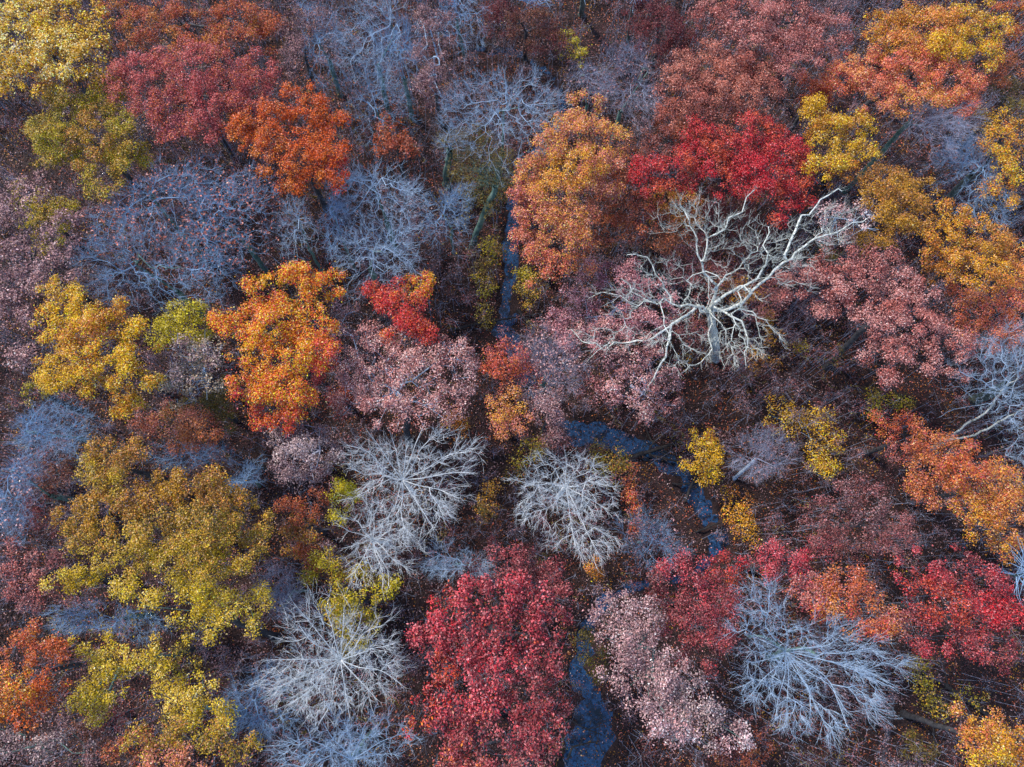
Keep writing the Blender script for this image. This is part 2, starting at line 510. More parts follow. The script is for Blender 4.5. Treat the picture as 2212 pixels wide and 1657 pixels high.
b0 = (jj*nx+ii).ravel()
GF = np.stack([b0, b0+1, b0+1+nx, b0+nx], 1)
def ramp_mat(name, stops, scale, rough=.9, detail=8, bump=.6):
    m = bpy.data.materials.new(name); m.use_nodes = True
    nt = m.node_tree; b = nt.nodes["Principled BSDF"]
    tc = nt.nodes.new("ShaderNodeTexCoord")
    n1 = nt.nodes.new("ShaderNodeTexNoise"); n1.inputs["Scale"].default_value = scale
    n1.inputs["Detail"].default_value = detail; n1.inputs["Roughness"].default_value = .72
    nt.links.new(tc.outputs["Object"], n1.inputs["Vector"])
    r = nt.nodes.new("ShaderNodeValToRGB"); els = r.color_ramp.elements
    els[0].position = stops[0][0]; els[0].color = (*lin(stops[0][1]), 1)
    els[1].position = stops[-1][0]; els[1].color = (*lin(stops[-1][1]), 1)
    for p, c in stops[1:-1]:
        e = els.new(p); e.color = (*lin(c), 1)
    nt.links.new(n1.outputs["Fac"], r.inputs[0]); nt.links.new(r.outputs[0], b.inputs["Base Color"])
    b.inputs["Roughness"].default_value = rough
    bp = nt.nodes.new("ShaderNodeBump"); bp.inputs["Strength"].default_value = bump; bp.inputs["Distance"].default_value = .1
    n2 = nt.nodes.new("ShaderNodeTexNoise"); n2.inputs["Scale"].default_value = 7; n2.inputs["Detail"].default_value = 5
    nt.links.new(tc.outputs["Object"], n2.inputs["Vector"])
    nt.links.new(n2.outputs["Fac"], bp.inputs["Height"]); nt.links.new(bp.outputs[0], b.inputs["Normal"])
    return m, b, nt
M_GROUND, _, _ = ramp_mat("forest_floor", [(.35, (20, 16, 22)), (.47, (40, 26, 28)), (.55, (60, 40, 36)), (.66, (30, 26, 36))], 1.4)  # navy and black tones paint the shade between crowns into the soil
g = link("ground", make_mesh("ground", np.column_stack([gp, gz]), GF, M_GROUND, smooth=True)); g["kind"] = "structure"

def strip(name, q, w, z, mat):
    t = np.gradient(q, axis=0); t = unit(t); nrm = np.column_stack([-t[:, 1], t[:, 0]])
    L = q+nrm*w[:, None]; R = q-nrm*w[:, None]
    zz = z if np.ndim(z) else np.full(len(q), z)
    V = np.concatenate([np.column_stack([L, zz]), np.column_stack([R, zz])])
    n = len(q); k = np.arange(n-1)
    F = np.stack([k, k+n, k+n+1, k+1], 1)
    o = link(name, make_mesh(name, V, F, mat, smooth=True)); o["kind"] = "structure"
    return o
M_WATER, wb, wnt = ramp_mat("creek_water", [(.38, (4, 10, 18)), (.46, (16, 40, 70)), (.54, (40, 80, 122)), (.64, (8, 18, 32))], .8, .16, 4, .25)  # sky reflection painted into the water's blue tones
wb.inputs["Specular IOR Level"].default_value = .9
strip("creek_water", cq, cw*1.7, -.52, M_WATER)
M_PATH, _, _ = ramp_mat("path_dirt", [(.35, (56, 56, 66)), (.65, (92, 92, 104))], 2.5)
strip("path", pq, pw, ground_z(pq)+.05, M_PATH)

# ------------------------------------------------------------------ fallen leaves and undergrowth (uncountable)
def scatter_px(n, margin=110):
    px = rng.uniform(-margin, PW+margin, n); py = rng.uniform(-margin, PH+margin, n)
    # constant density on the ground
    p = at(px, py, 0)
    return p[:, :2]
def scatter_world(n):
    lo = at(-120, -120, 0); hi = at(PW+120, -120, 0); bot = at(-120, PH+120, 0)
    x = rng.uniform(lo[0], hi[0], n*2); y = rng.uniform(bot[1], lo[1], n*2)
    half_top = (hi[0]-lo[0])/2
    return np.column_stack([x, y])[:n*2]
def visible(p, z=0, m=130):
    q = np.column_stack([p, np.full(len(p), z)])-np.array([0, 0, CAM_H])
    c = q @ RM
    px = PW/2+FOC*c[:, 0]/-c[:, 2]; py = PH/2-FOC*c[:, 1]/-c[:, 2]
    return (px > -m) & (px < PW+m) & (py > -m) & (py < PH+m), px, py
p = scatter_world(400000)
v, px, py = visible(p); p, px, py = p[v], px[v], py[v]
wd = creek_depth(p)
keep = (wd < .45) | (rng.random(len(p)) < .3)
p = p[keep]; wd = wd[keep]
z = np.where(wd < .45, ground_z(p)+rng.uniform(.02, .22, len(p)), -.50)
LP = np.column_stack([p, z])
N3 = np.array([0, 0, 1.])+rng.normal(0, .45, LP.shape)
L = .20*rng.uniform(.6, 1.3, len(p))
zone = smooth_noise(LP, 7., 31)
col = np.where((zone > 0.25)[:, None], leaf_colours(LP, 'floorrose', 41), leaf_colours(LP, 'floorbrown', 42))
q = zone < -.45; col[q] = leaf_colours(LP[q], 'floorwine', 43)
sp1 = smooth_noise(LP, 5., 51)
q = rng.random(len(p)) < np.where(sp1 > .2, .26, .07); col[q] = leaf_colours(LP[q], 'duskorange', 44)
q = rng.random(len(p)) < np.where(sp1 < -.1, .20, .05); col[q] = leaf_colours(LP[q], 'mauve', 45)
q = rng.random(len(p)) < np.where(smooth_noise(LP, 4., 53) > .5, .22, .01); col[q] = leaf_colours(LP[q], 'mutedgold', 46)
V, F = leaf_quads(LP, N3, rng.normal(size=LP.shape), L, L*.55)
o = link("leaf_litter", make_mesh("leaf_litter", V, F, LITTER, col)); o["kind"] = "stuff"
o["label"] = "brown and maroon fallen leaves covering the forest floor"; o["category"] = "leaf litter"

# low brush: tufts of dull leaves on thin stems, everywhere between the trees
p = scatter_world(12500)
v, px, py = visible(p); p = p[v]
wd = creek_depth(p)
_, cx_, cy_ = visible(p)
open_ = ((cx_ > 1060) & (cx_ < 1160) & (cy_ > 420) & (cy_ < 740)) | ((cx_ > 1225) & (cx_ < 1420) & (cy_ > 900) & (cy_ < 1010)) | ((cx_ > 1240) & (cx_ < 1330) & (cy_ > 1450))
p = p[(wd < .12) | (~open_ & (rng.random(len(p)) < .75))]
dn = smooth_noise(np.column_stack([p, np.zeros(len(p))]), 8., 77)
p = p[rng.random(len(p)) < np.clip(.55+.5*dn, .12, 1)]
hz = .5+6*rng.random(len(p))**1.4
C = np.column_stack([p, ground_z(p)+hz]); R = rng.uniform(.45, 1.25, len(p))
LP, LN, LA, LL, LW, li = tuft_leaves(C, R, np.zeros(len(C), int), .22, .18)
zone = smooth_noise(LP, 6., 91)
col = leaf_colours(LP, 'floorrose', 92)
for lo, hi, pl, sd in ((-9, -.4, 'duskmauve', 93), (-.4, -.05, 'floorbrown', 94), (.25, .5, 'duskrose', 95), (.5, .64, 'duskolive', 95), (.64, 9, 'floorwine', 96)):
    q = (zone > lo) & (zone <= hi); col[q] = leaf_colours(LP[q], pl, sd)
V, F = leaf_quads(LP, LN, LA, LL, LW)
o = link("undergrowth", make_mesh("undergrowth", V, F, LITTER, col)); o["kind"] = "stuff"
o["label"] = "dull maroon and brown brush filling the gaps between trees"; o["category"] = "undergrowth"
st = C.copy(); bs = np.column_stack([p+rng.normal(0, .3, p.shape), ground_z(p)])
m = len(C)
sg = [(bs, st, np.full(m, .03), np.full(m, .014))]
for k in range(6):
    dd = unit(rng.normal(size=(m, 3))+np.array([0, 0, .6])); sg.append((st-dd*.1, st+dd*(R*rng.uniform(.7, 1.6, m))[:, None], np.full(m, .014), np.full(m, .006)))
br = link("stems", tube_mesh("stems", sg, BARK['mauve']), o)

exec_list = []
# ------------------------------------------------------------------ the trees (DATA)
#DATA#
T = "autumn_tree"; B = "bare_tree"; S = "shrub"
# ---- top left
leafy(T, "pale yellow tree filling the top left corner of the wood", 21, 'yellow', [(20,50,100,90,'paleyellow'),(110,110,75,65,'paleyellow'),(90,30,90,60),(50,150,80,45),(205,45,34,55),(195,110,28,45),(180,165,45,22)], dens=.8, leaf=.24, bare=.5)
leafy(T, "wide dusty rose oak right of the pale yellow corner tree", 21, 'rose', [(330,135,75,52),(425,130,80,55),(535,150,55,48),(262,170,50,50),(350,220,62,55),(455,205,80,58),(360,268,48,32),(430,262,48,30),(530,200,45,40)], dens=1.05)
leafy(T, "rust brown tree at the top edge above the wide rose oak", 20, 'rust', [(300,35,62,50),(400,40,75,48),(505,35,68,48),(578,60,38,42),(240,10,40,30),(450,85,50,25)], dens=.9)
leafy(T, "small dusky mauve tree at the top edge beside bare dark twigs", 18, 'duskmauve', [(640,55,40,52),(625,120,36,40),(600,190,26,24),(690,20,30,36)], dens=.8)
leafy(T, "vivid burnt orange tree right of the wide rose oak", 22, 'orange', [(650,222,58,52),(705,270,46,48),(558,262,72,52),(612,320,76,56),(700,330,50,52),(650,378,56,34),(520,300,36,36),(725,365,28,36,'red')], dens=1.25)
leafy(T, "olive and gold tree below the pale yellow corner tree", 20, 'olive', [(128,228,52,42),(112,290,56,45),(100,340,34,20),(80,270,30,25),(215,222,48,42),(190,285,52,55,'mutedgold'),(262,290,42,58),(262,345,42,42),(214,392,36,36),(230,180,36,22)], dens=1.1)
leafy(T, "olive green tree showing through the mauve tree at the left edge", 13, 'olive', [(85,460,48,48),(60,430,34,30),(130,450,30,26),(100,510,34,34)], dens=.9)
leafy(T, "large washed out mauve tree along the left edge", 19, 'mauve', [(60,400,46,32),(18,470,34,50),(128,480,38,42),(40,550,70,52),(60,620,58,56),(42,685,28,26),(115,560,40,48),(10,600,30,60),(30,775,16,20),(48,765,18,20)], dens=.8, leaf=.24, bare=.3)
bare(B, "broad bluish bare tree below the wide rose oak, upper left of a pair", 19, 'blue', [(330,430,110,95),(270,490,100,70),(420,385,90,60)], n=1500, leaves=1200, pal='rustpink')
bare(B, "bluish bare tree touching the burnt orange tree's lower left", 19, 'blue', [(490,450,100,85),(540,400,60,45),(450,520,90,60)], n=1300, leaves=1500, pal='rustpink', twigs=3)
bare(B, "dark blue bare tree above the lime yellow tree", 18, 'blue', [(340,600,160,62),(210,560,70,55),(440,580,70,60)], n=1500, wig=.1, twigs=2, trunk_bark='teal')
bare(B, "small upright bluish bare tree left of the pair of feathery ones", 18, 'grey', [(638,495,42,60),(640,455,30,28)], n=520, bf=.7, depth=1.1, trunk_r=.18)
bare(B, "slender bluish bare tree between the small upright one and the pair", 17, 'blue', [(722,480,28,72)], n=420, bf=.7, depth=1.1, trunk_r=.15)
bare(B, "upper of two feathery lilac grey bare trees below the burnt orange tree", 20, 'grey', [(815,415,100,75),(760,400,60,50),(880,440,50,60)], n=1500, bf=.65, up=.5, depth=1.0)
bare(B, "lower of two feathery lilac grey bare trees above the small red tree", 20, 'grey', [(808,555,100,72),(770,510,60,50),(860,520,50,60)], n=1500, bf=.65, up=.5, depth=1.0, hubpx=(800,580))
bare(B, "pale feathery bare tree at the top edge left of the mauve column", 21, 'grey', [(800,45,75,75),(780,95,60,55),(835,10,40,30)], n=1200, bf=.6, up=.5, depth=1.1, leaves=0)
bare(B, "bare tree hugging the left side of the mauve column", 18, 'blue', [(855,110,62,58),(880,75,36,36)], n=700, bf=.5, depth=1., limbs=[{'p':[(862,118,12),(878,150,9),(888,184,7)],'r':.1}])
bare(B, "thin blue bare sapling crown under the pale feathery tree", 13, 'blue', [(815,215,78,80),(780,160,60,40)], n=800, trunk_r=.2, tip=.014)
bare(B, "shadowy blue bare tree right of the dusky mauve top tree", 15, 'blue', [(700,95,48,80),(680,30,40,40)], n=700, wig=.1)
leafy(T, "tall narrow mauve tree at the top beside the bare feathery crown", 20, 'duskmauve', [(938,48,46,44),(930,108,42,38),(922,162,36,38),(935,200,24,24)], dens=.9, bark='grey')
leafy(T, "little rusty orange tree alone between two bare crowns", 12, 'rustbrown', [(857,272,36,30,'rust'),(860,318,44,30),(830,300,24,24)], dens=.9, leaf=.28)
bare(B, "faint bare tree at the top edge right of the mauve column", 17, 'blue', [(1000,40,60,55),(985,10,50,30)], n=500, trunk_r=.2, limbs=[], hubpx=(985,40), base=(1003,124))
bare(B, "large pale grey bare tree over the creek bend near the top", 21, 'grey', [(1040,200,90,70),(1130,200,90,70),(1085,260,125,80),(990,235,50,60),(1190,240,45,55)], n=2300, bf=.55, up=.6, depth=.8, trunk_r=.4, wig=.05, hubpx=(1085,330), base=(1066,420))
leafy(T, "moss green thin crown below the large pale grey bare tree", 12, 'duskolive', [(1030,350,70,70),(1000,300,50,40),(1090,370,40,50),(1050,420,50,36)], dens=.32, bark='teal', bare=1.2)
bare(B, "small bare tree with a thick dark stem left of the green crown", 15, 'grey', [(972,312,36,22),(985,290,24,20)], n=140, trunk_r=.4, base=(962,398), hubpx=(972,322), twigs=3, hub=.85)
bare(B, "leaning moss grey trunk with broken branches left of the creek", 15, 'teal', [(1075,395,40,30),(1060,370,30,24)], n=90, trunk_r=.38, base=(1018,538), hubpx=(1070,405), hub=.9)
bare(B, "faint bluish bare tree right of the feathery pair", 14, 'blue', [(962,470,58,58),(990,430,36,36)], n=700, trunk_r=.2, leaves=160, pal='duskolive')
bare(B, "purplish bare tree left of the rusty pink round crown", 18, 'mauve', [(1362,145,62,62),(1320,200,50,36),(1385,220,46,40)], n=1100, bf=.4, leaves=500, pal='duskmauve')
bare(B, "low purplish bare tree above the gold and pink crown", 16, 'mauve', [(1278,172,55,38)], n=500, bf=.4, leaves=250, pal='duskmauve', trunk_r=.2)
leafy(T, "peaked gold and pink tree just right of the creek", 21, 'goldpink', [(1268,228,40,34),(1238,268,58,42),(1312,290,50,48),(1185,318,48,44),(1252,345,68,50,'gold'),(1155,378,46,46),(1205,415,70,46),(1300,375,52,46,'pinkorange'),(1140,420,36,36,'rose')], dens=1.05)
leafy(T, "gold and salmon tree hanging over the creek below its peaked neighbour", 19, 'goldpink', [(1168,472,60,40,'pinkorange'),(1215,505,60,44),(1140,520,34,40,'salmon'),(1180,562,56,40,'salmon'),(1240,460,50,44,'pinkorange'),(1260,540,36,36,'duskorange')], dens=1.0)
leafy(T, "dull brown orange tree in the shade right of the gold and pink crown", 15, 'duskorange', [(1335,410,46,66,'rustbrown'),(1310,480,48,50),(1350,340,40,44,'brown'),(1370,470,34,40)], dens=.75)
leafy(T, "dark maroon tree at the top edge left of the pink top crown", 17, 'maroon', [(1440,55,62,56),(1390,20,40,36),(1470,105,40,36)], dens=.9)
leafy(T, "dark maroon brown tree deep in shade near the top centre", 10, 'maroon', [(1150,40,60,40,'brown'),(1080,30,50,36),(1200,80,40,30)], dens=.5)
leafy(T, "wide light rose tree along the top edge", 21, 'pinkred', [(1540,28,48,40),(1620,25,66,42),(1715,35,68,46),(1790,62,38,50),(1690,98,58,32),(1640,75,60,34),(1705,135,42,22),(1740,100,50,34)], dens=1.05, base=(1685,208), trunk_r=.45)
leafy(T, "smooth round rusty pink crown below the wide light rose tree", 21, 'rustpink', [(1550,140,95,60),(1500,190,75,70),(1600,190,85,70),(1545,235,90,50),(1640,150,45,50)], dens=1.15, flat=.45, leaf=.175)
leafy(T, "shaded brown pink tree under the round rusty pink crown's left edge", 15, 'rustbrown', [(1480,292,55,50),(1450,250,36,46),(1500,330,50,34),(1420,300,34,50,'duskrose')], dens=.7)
leafy(T, "wide golden tree in the top right corner", 22, 'gold', [(1930,50,52,48),(2010,38,66,46,'orangegold'),(2095,38,62,46,'yellow'),(2142,80,46,44,'yelloworange'),(2055,85,58,36,'yellow'),(1955,95,54,30,'orangegold'),(2190,20,30,36,'rust')], dens=1.15)
leafy(T, "bright salmon orange tree below the golden top right crown", 21, 'salmon', [(2030,105,56,36),(1985,150,68,48),(1885,145,66,46),(2072,165,60,50),(2000,205,76,34,'orangegold'),(1905,192,56,32,'pinkorange'),(1830,160,40,36),(2095,215,32,30)], dens=1.15, base=(1835,250), trunk_r=.4)
leafy(T, "small red maple crown at the left tip of the salmon orange tree", 15, 'redorange', [(1770,178,36,36),(1765,215,30,26)], dens=1.0)
leafy(T, "compact yellow tree between the crimson and salmon crowns", 20, 'yellow', [(1768,240,34,30),(1792,275,52,38),(1850,270,46,36),(1872,312,40,32),(1795,330,48,38),(1822,368,42,28,'gold')], dens=1.15, base=(1782,395))
leafy(T, "crimson tree above the great white dead tree", 21, 'crimson', [(1405,370,42,42),(1525,290,48,38),(1585,315,52,40),(1645,285,56,44),(1700,305,48,44),(1555,352,76,46),(1660,370,66,52),(1738,350,28,44),(1718,408,42,40),(1690,448,38,34),(1475,352,46,44),(1620,400,40,26)], dens=1.1)
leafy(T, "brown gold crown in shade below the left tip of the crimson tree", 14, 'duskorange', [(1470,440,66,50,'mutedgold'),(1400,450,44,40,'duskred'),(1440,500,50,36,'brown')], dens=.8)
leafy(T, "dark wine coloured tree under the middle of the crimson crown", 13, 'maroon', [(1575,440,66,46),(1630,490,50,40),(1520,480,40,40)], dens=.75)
leafy(T, "round muted gold tree below the compact yellow one", 20, 'mutedgold', [(1932,395,56,46),(1962,448,64,52),(1932,492,46,28),(1900,440,40,44),(1990,410,40,40)], dens=1.0, flat=.5)
leafy(T, "layered gold tree near the right edge below the muted gold one", 20, 'gold', [(2078,468,46,32),(2050,520,54,42),(2128,515,56,42,'mutedgold'),(2048,565,42,36),(2125,578,66,42),(2185,535,36,46,'orangegold'),(2190,590,36,40,'orangegold')], dens=1.05)
leafy(T, "thin yellow tree at the upper right edge with blue twigs showing", 19, 'gold', [(2150,258,42,30,'yellow'),(2162,310,38,35),(2182,350,36,42,'yelloworange'),(2168,405,36,38),(2200,300,24,40)], dens=.7, bare=1)
leafy(T, "dark olive tree at the right edge above the thin yellow one", 16, 'duskolive', [(2188,190,32,40),(2200,240,22,30)], dens=.8)
leafy(T, "brown orange tree at the right edge under the golden corner crown", 17, 'duskorange', [(2180,115,36,42),(2150,160,30,36,'rustbrown')], dens=.7)
bare(B, "bare tree with a long leaning trunk below the salmon orange crown", 20, 'mauve', [(1985,255,60,38),(2045,280,60,45),(2080,240,46,32)], n=750, base=(1815,425), hubpx=(1966,262), hub=.85, trunk_r=.3, trunk_bark='teal', leaves=150, pal='duskmauve')
bare(B, "teal blue bare tree beside the thin yellow tree at the right", 18, 'blue', [(2110,350,70,70),(2060,330,50,40),(2150,440,50,50)], n=1200, base=(2030,445), hubpx=(2100,375), hub=.75, trunk_r=.38, trunk_bark='trunk', wig=.1)
# ---- middle right
leafy(T, "long light pink tree right of the great white dead tree", 20, 'pink', [(1742,598,50,38),(1810,585,60,42,'pinkred'),(1890,558,60,34,'pinkred'),(1850,640,78,46),(1960,610,58,54),(1920,680,66,44),(1985,690,66,50,'pinkred'),(2050,750,56,44),(1930,770,50,48),(2088,785,30,30),(1690,610,26,24),(1905,815,22,18)], dens=1.15, base=(1785,792), trunk_r=.4)
leafy(T, "pinkish orange tree at the right edge below the layered gold crown", 18, 'redorange', [(2115,655,52,40,'duskorange'),(2120,710,56,42,'pinkred'),(2190,640,32,56,'salmon'),(2180,720,36,40,'duskorange')], dens=.9)
bare(B, "leaning bare tree with forked pale stems at the right edge", 19, 'grey', [(2150,790,80,70),(2195,740,50,50),(2180,870,60,50),(2205,960,36,50)], n=1500, bf=.4, wig=.08, base=(2004,973), hubpx=(2047,950), hub=.2, trunk_r=.28, trunk_bark='gnarl',
     limbs=[{'p':[(2085,918,7),(2127,892,10),(2161,845,14),(2201,815,17)],'r':.24,'e':.09},{'p':[(2107,939,7),(2168,906,11),(2205,885,14),(2230,860,17)],'r':.24,'e':.1},{'p':[(2161,845,14),(2110,820,16),(2070,800,18)],'near':1,'r':.09},{'p':[(2085,880,12),(2030,900,10)],'near':1,'r':.05}])
bare(B, "dark thick trunk standing left of the forked pale stems", 17, 'dark', [(2190,825,30,24)], n=60, trunk_r=.55, base=(2104,866), hubpx=(2180,828), hub=.8, trunk_bark='trunk')
# the great dead tree
bare(B, "great white dead tree with thick crooked limbs over the clearing", 22, 'gnarl', [(1500,470,80,60),(1590,520,80,70),(1680,560,90,60),(1760,510,80,60),(1540,640,110,50),(1440,600,70,60),(1620,730,70,55),(1350,640,70,40),(1330,730,90,30),(1470,740,60,60),(1560,760,50,36),(1820,470,50,40)],
     n=2300, bf=.3, twigs=3, tw_len=.8, tip=.024, base=(1545,775), hubpx=(1533,672), hub=.55, trunk_r=.5, limb_r=.34, wig=.2, trunk_bark='gnarl', depth=.5, spread=4,
     limbs=[{'p':[(1547,617,16),(1520,590,18),(1512,560,19),(1504,517,20.5),(1492,487,21),(1470,440,22)],'r':.36,'e':.05},
            {'p':[(1545,622,16),(1567,597,18),(1583,590,18.5),(1610,560,20)],'near':1,'r':.28,'e':.05},
            {'p':[(1514,565,19),(1528,535,19.5),(1531,515,20),(1553,501,20.5),(1590,465,21.5),(1612,440,22),(1622,412,22)],'near':1,'r':.22,'e':.05},
            {'p':[(1547,653,15),(1570,637,16),(1601,620,17.5),(1632,604,18.5),(1648,584,19),(1650,530,20.5),(1660,490,21)],'r':.42,'e':.06},
            {'p':[(1575,668,15),(1600,655,16),(1617,643,17),(1639,614,18),(1673,584,19),(1695,565,19.5),(1722,544,20),(1761,517,20.5),(1822,494,21),(1872,470,21.5)],'r':.42,'e':.05},
            {'p':[(1695,565,19.5),(1697,551,20),(1708,520,20),(1734,470,20.5),(1771,430,21),(1818,412,21.5)],'near':1,'r':.3,'e':.06},
            {'p':[(1562,672,14.5),(1586,684,15),(1605,708,15),(1614,734,15),(1612,760,14),(1608,785,14)],'r':.36,'e':.05},
            {'p':[(1595,668,15),(1625,675,15.5),(1655,693,16),(1690,735,15)],'near':1,'r':.16,'e':.03},
            {'p':[(1544,682,13),(1558,698,13),(1569,718,12.5),(1572,740,12)],'r':.16,'e':.04},
            {'p':[(1536,700,13),(1534,734,13),(1533,768,13),(1500,790,14),(1469,808,15)],'r':.2,'e':.04},
            {'p':[(1500,672,14.5),(1478,681,15.5),(1450,700,16),(1447,731,16),(1437,771,15.5),(1420,800,15),(1402,832,14)],'r':.34,'e':.09},
            {'p':[(1504,662,15),(1448,656,17),(1407,654,18),(1380,640,18.5),(1360,617,19),(1345,600,19.5)],'r':.3,'e':.05},
            {'p':[(1407,654,18),(1360,650,18),(1323,634,18),(1272,640,18)],'near':1,'r':.12,'e':.03},
            {'p':[(1448,638,17),(1430,610,18),(1415,593,18.5),(1398,556,19.5),(1355,553,20)],'near':1,'r':.2,'e':.04},
            {'p':[(1478,683,15),(1423,721,15),(1380,738,14.5),(1339,741,14),(1272,741,13.5),(1232,708,13)],'near':1,'r':.3,'e':.06},
            {'p':[(1339,741,14),(1310,745,14.5),(1290,760,14.5),(1270,778,14)],'near':1,'r':.12,'e':.03}])
leafy(T, "pale mauve pink tree under the left limbs of the white dead tree", 14, 'mauvepink', [(1290,588,38,28),(1345,600,58,36),(1240,650,46,38),(1310,700,58,38,'palepink'),(1385,700,58,44),(1250,720,56,36),(1425,645,46,48),(1200,690,30,26)], dens=.75, leaf=.19, bark='mauve', patch=2)
leafy(T, "lilac pink tree above the blue creek bend", 15, 'mauvepink', [(1395,765,58,38,'palepink'),(1370,830,58,42,'palepink'),(1300,845,44,34,'duskrose'),(1425,880,42,30,'palepink'),(1330,780,40,36,'duskmauve'),(1440,820,36,36,'duskmauve')], dens=.7, leaf=.19, bark='mauve', patch=2)
leafy(T, "thin dark wine coloured crown inside the spread of the white dead tree", 10, 'duskrose', [(1580,560,60,50),(1530,600,50,46),(1640,640,50,40),(1480,560,44,50,'mauvepink'),(1500,700,44,34),(1600,620,34,34,'mutedgold')], dens=.45)
leafy(T, "whitish pink tree tangled in the right limb of the white dead tree", 18, 'whitepink', [(1830,470,46,30),(1865,475,26,34),(1790,440,30,24),(1810,510,40,22,'mauve')], dens=.55, leaf=.19, bark='grey', bare=.8)
leafy(T, "tall thin yellow sapling between the pink tree and the white dead tree", 12, 'mutedgold', [(1860,520,40,22),(1780,560,34,22,'duskolive')], dens=.5)
# ---- centre
leafy(T, "small crimson and orange tree above the pale pink centre tree", 20, 'red', [(835,630,40,34),(908,612,40,32,'orangeyellow'),(880,662,48,42,'crimson'),(908,700,34,36,'red'),(860,695,36,30,'redrim')], dens=1.2, base=(822,690))
leafy(T, "large pale pink tree in the centre left of the wood", 19, 'palepink', [(752,690,34,36,'mauve'),(800,738,52,40),(892,795,78,54),(975,752,42,40),(762,818,56,46),(825,868,76,44),(905,880,66,40),(968,868,42,34),(990,820,36,36,'mauve'),(868,738,42,28),(728,870,36,28,'pinkred'),(1010,770,20,24)], dens=.85, leaf=.19, patch=2, bark='grey', base=(885,955), trunk_r=.4)
leafy(T, "glowing orange yellow tree in the left half, edges turning red", 22, 'orangeyellow', [(572,625,38,40),(640,608,56,44),(710,620,34,46),(498,690,36,40),(585,698,60,48),(668,695,56,46),(535,752,40,38),(615,768,60,46),(560,828,46,38),(620,848,46,44),(588,900,44,30,'redrim'),(530,840,24,40,'redrim'),(690,760,30,40,'redrim'),(470,680,18,26,'redrim')], dens=1.3)
leafy(T, "small red tree wedged between the glowing orange and pale pink trees", 17, 'redrim', [(700,800,28,34),(706,845,34,28,'rose')], dens=1.0)
leafy(T, "mauve grey round tree below the glowing orange tree", 18, 'mauvegrey', [(655,940,48,36),(640,990,56,46),(612,950,34,30),(700,985,30,40),(660,1030,28,16)], dens=.85, bark='mauve')
leafy(T, "grey beige dome of a tree left of the glowing orange tree", 17, 'beige', [(415,780,56,52,'mauvegrey'),(412,820,62,46),(440,760,36,30)], dens=.8, leaf=.24, bark='blue', bare=1.5, flat=.6)
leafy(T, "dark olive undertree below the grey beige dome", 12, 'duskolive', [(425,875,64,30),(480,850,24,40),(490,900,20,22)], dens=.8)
leafy(T, "clear lime yellow tree above the grey beige dome", 16, 'limeyellow', [(380,685,52,34),(420,705,36,28),(350,712,30,30),(370,735,30,20),(400,660,30,16),(440,725,14,20)], dens=.85)
leafy(T, "big bright yellow tree at the left with a golden centre", 22, 'yelloworange', [(128,640,46,34,'yellow'),(112,700,46,42),(232,688,56,42,'gold'),(165,730,58,50,'gold'),(282,742,42,46),(102,795,48,34,'yellow'),(105,830,36,22,'yellow'),(220,775,66,42),(170,812,56,30,'yellow'),(270,815,50,46,'yellow'),(265,862,30,34,'yellow'),(195,690,30,30),(160,665,30,28)], dens=1.3)
leafy(T, "small olive tree below the big bright yellow tree's left tip", 14, 'duskolive', [(65,850,30,24,'olive'),(90,838,20,16,'olive')], dens=.8)
bare(B, "shadowy teal blue bare tree below the big bright yellow tree", 15, 'blue', [(115,915,84,52),(75,935,50,40),(150,950,60,36)], n=1200, tip=.014)
leafy(T, "salmon and brown tree above the big olive gold tree", 14, 'pinkorange', [(330,888,44,28),(382,912,56,32),(435,930,52,30,'duskorange'),(392,952,60,24,'duskorange'),(470,915,30,30,'rustbrown'),(310,915,24,20,'rustbrown')], dens=.7)
bare(B, "dark blue bare saplings between the salmon tree and the big olive gold tree", 9, 'blue', [(400,985,100,30),(460,990,60,26)], n=600, tip=.013, trunk_r=.1)
bare(B, "small spiky blue bare tree under the mauve grey round tree", 14, 'blue', [(532,1018,36,34),(515,1040,26,24)], n=480, tip=.014, trunk_r=.15, base=(560,1050))
leafy(T, "small brown orange tree left of the round yellow bush", 14, 'duskorange', [(650,1095,48,42,'rustbrown'),(640,1150,44,40,'mutedgold'),(670,1190,34,28,'rustbrown')], dens=.85)
leafy(S, "round bright yellow bush left of the white starburst tree", 12, 'limeyellow', [(740,1080,34,42),(745,1045,20,16)], dens=1.1, leaf=.19, group=GROUP_SHRUB, cat='bush', trunk_r=.12)
# white starbursts in the centre
def star(cx, cy, spokes, z0, z1, r=.13):
    out = []
    for a, L in spokes:
        a += rng.normal(0, 6); L *= rng.uniform(.75, 1.12)
        c, s = math.cos(math.radians(a)), -math.sin(math.radians(a))
        jx, jy = rng.normal(0, 6, 2)
        out.append({'p': [(cx+c*L*.3, cy+s*L*.3, z0+(z1-z0)*.45), (cx+c*L*.65+jx, cy+s*L*.65+jy, z0+(z1-z0)*.8), (cx+c*L, cy+s*L, z1)], 'r': r, 'e': .03})
    return out
bare(B, "white starburst bare tree just below the large pale pink tree", 20, 'white', [(880,1050,125,105),(820,990,70,60),(950,990,70,60),(900,1110,90,50),(1010,975,42,30)], n=1500, bf=.8, tw_len=1.1, tip=.021, hubpx=(869,1037), hub=.6, trunk_r=.17, depth=.6,
     limbs=star(869,1037,[(150,130),(125,120),(105,125),(85,110),(68,130),(45,120),(28,170),(8,140),(-20,140),(-45,120),(-75,110),(-110,90),(175,110)],12,18.5))
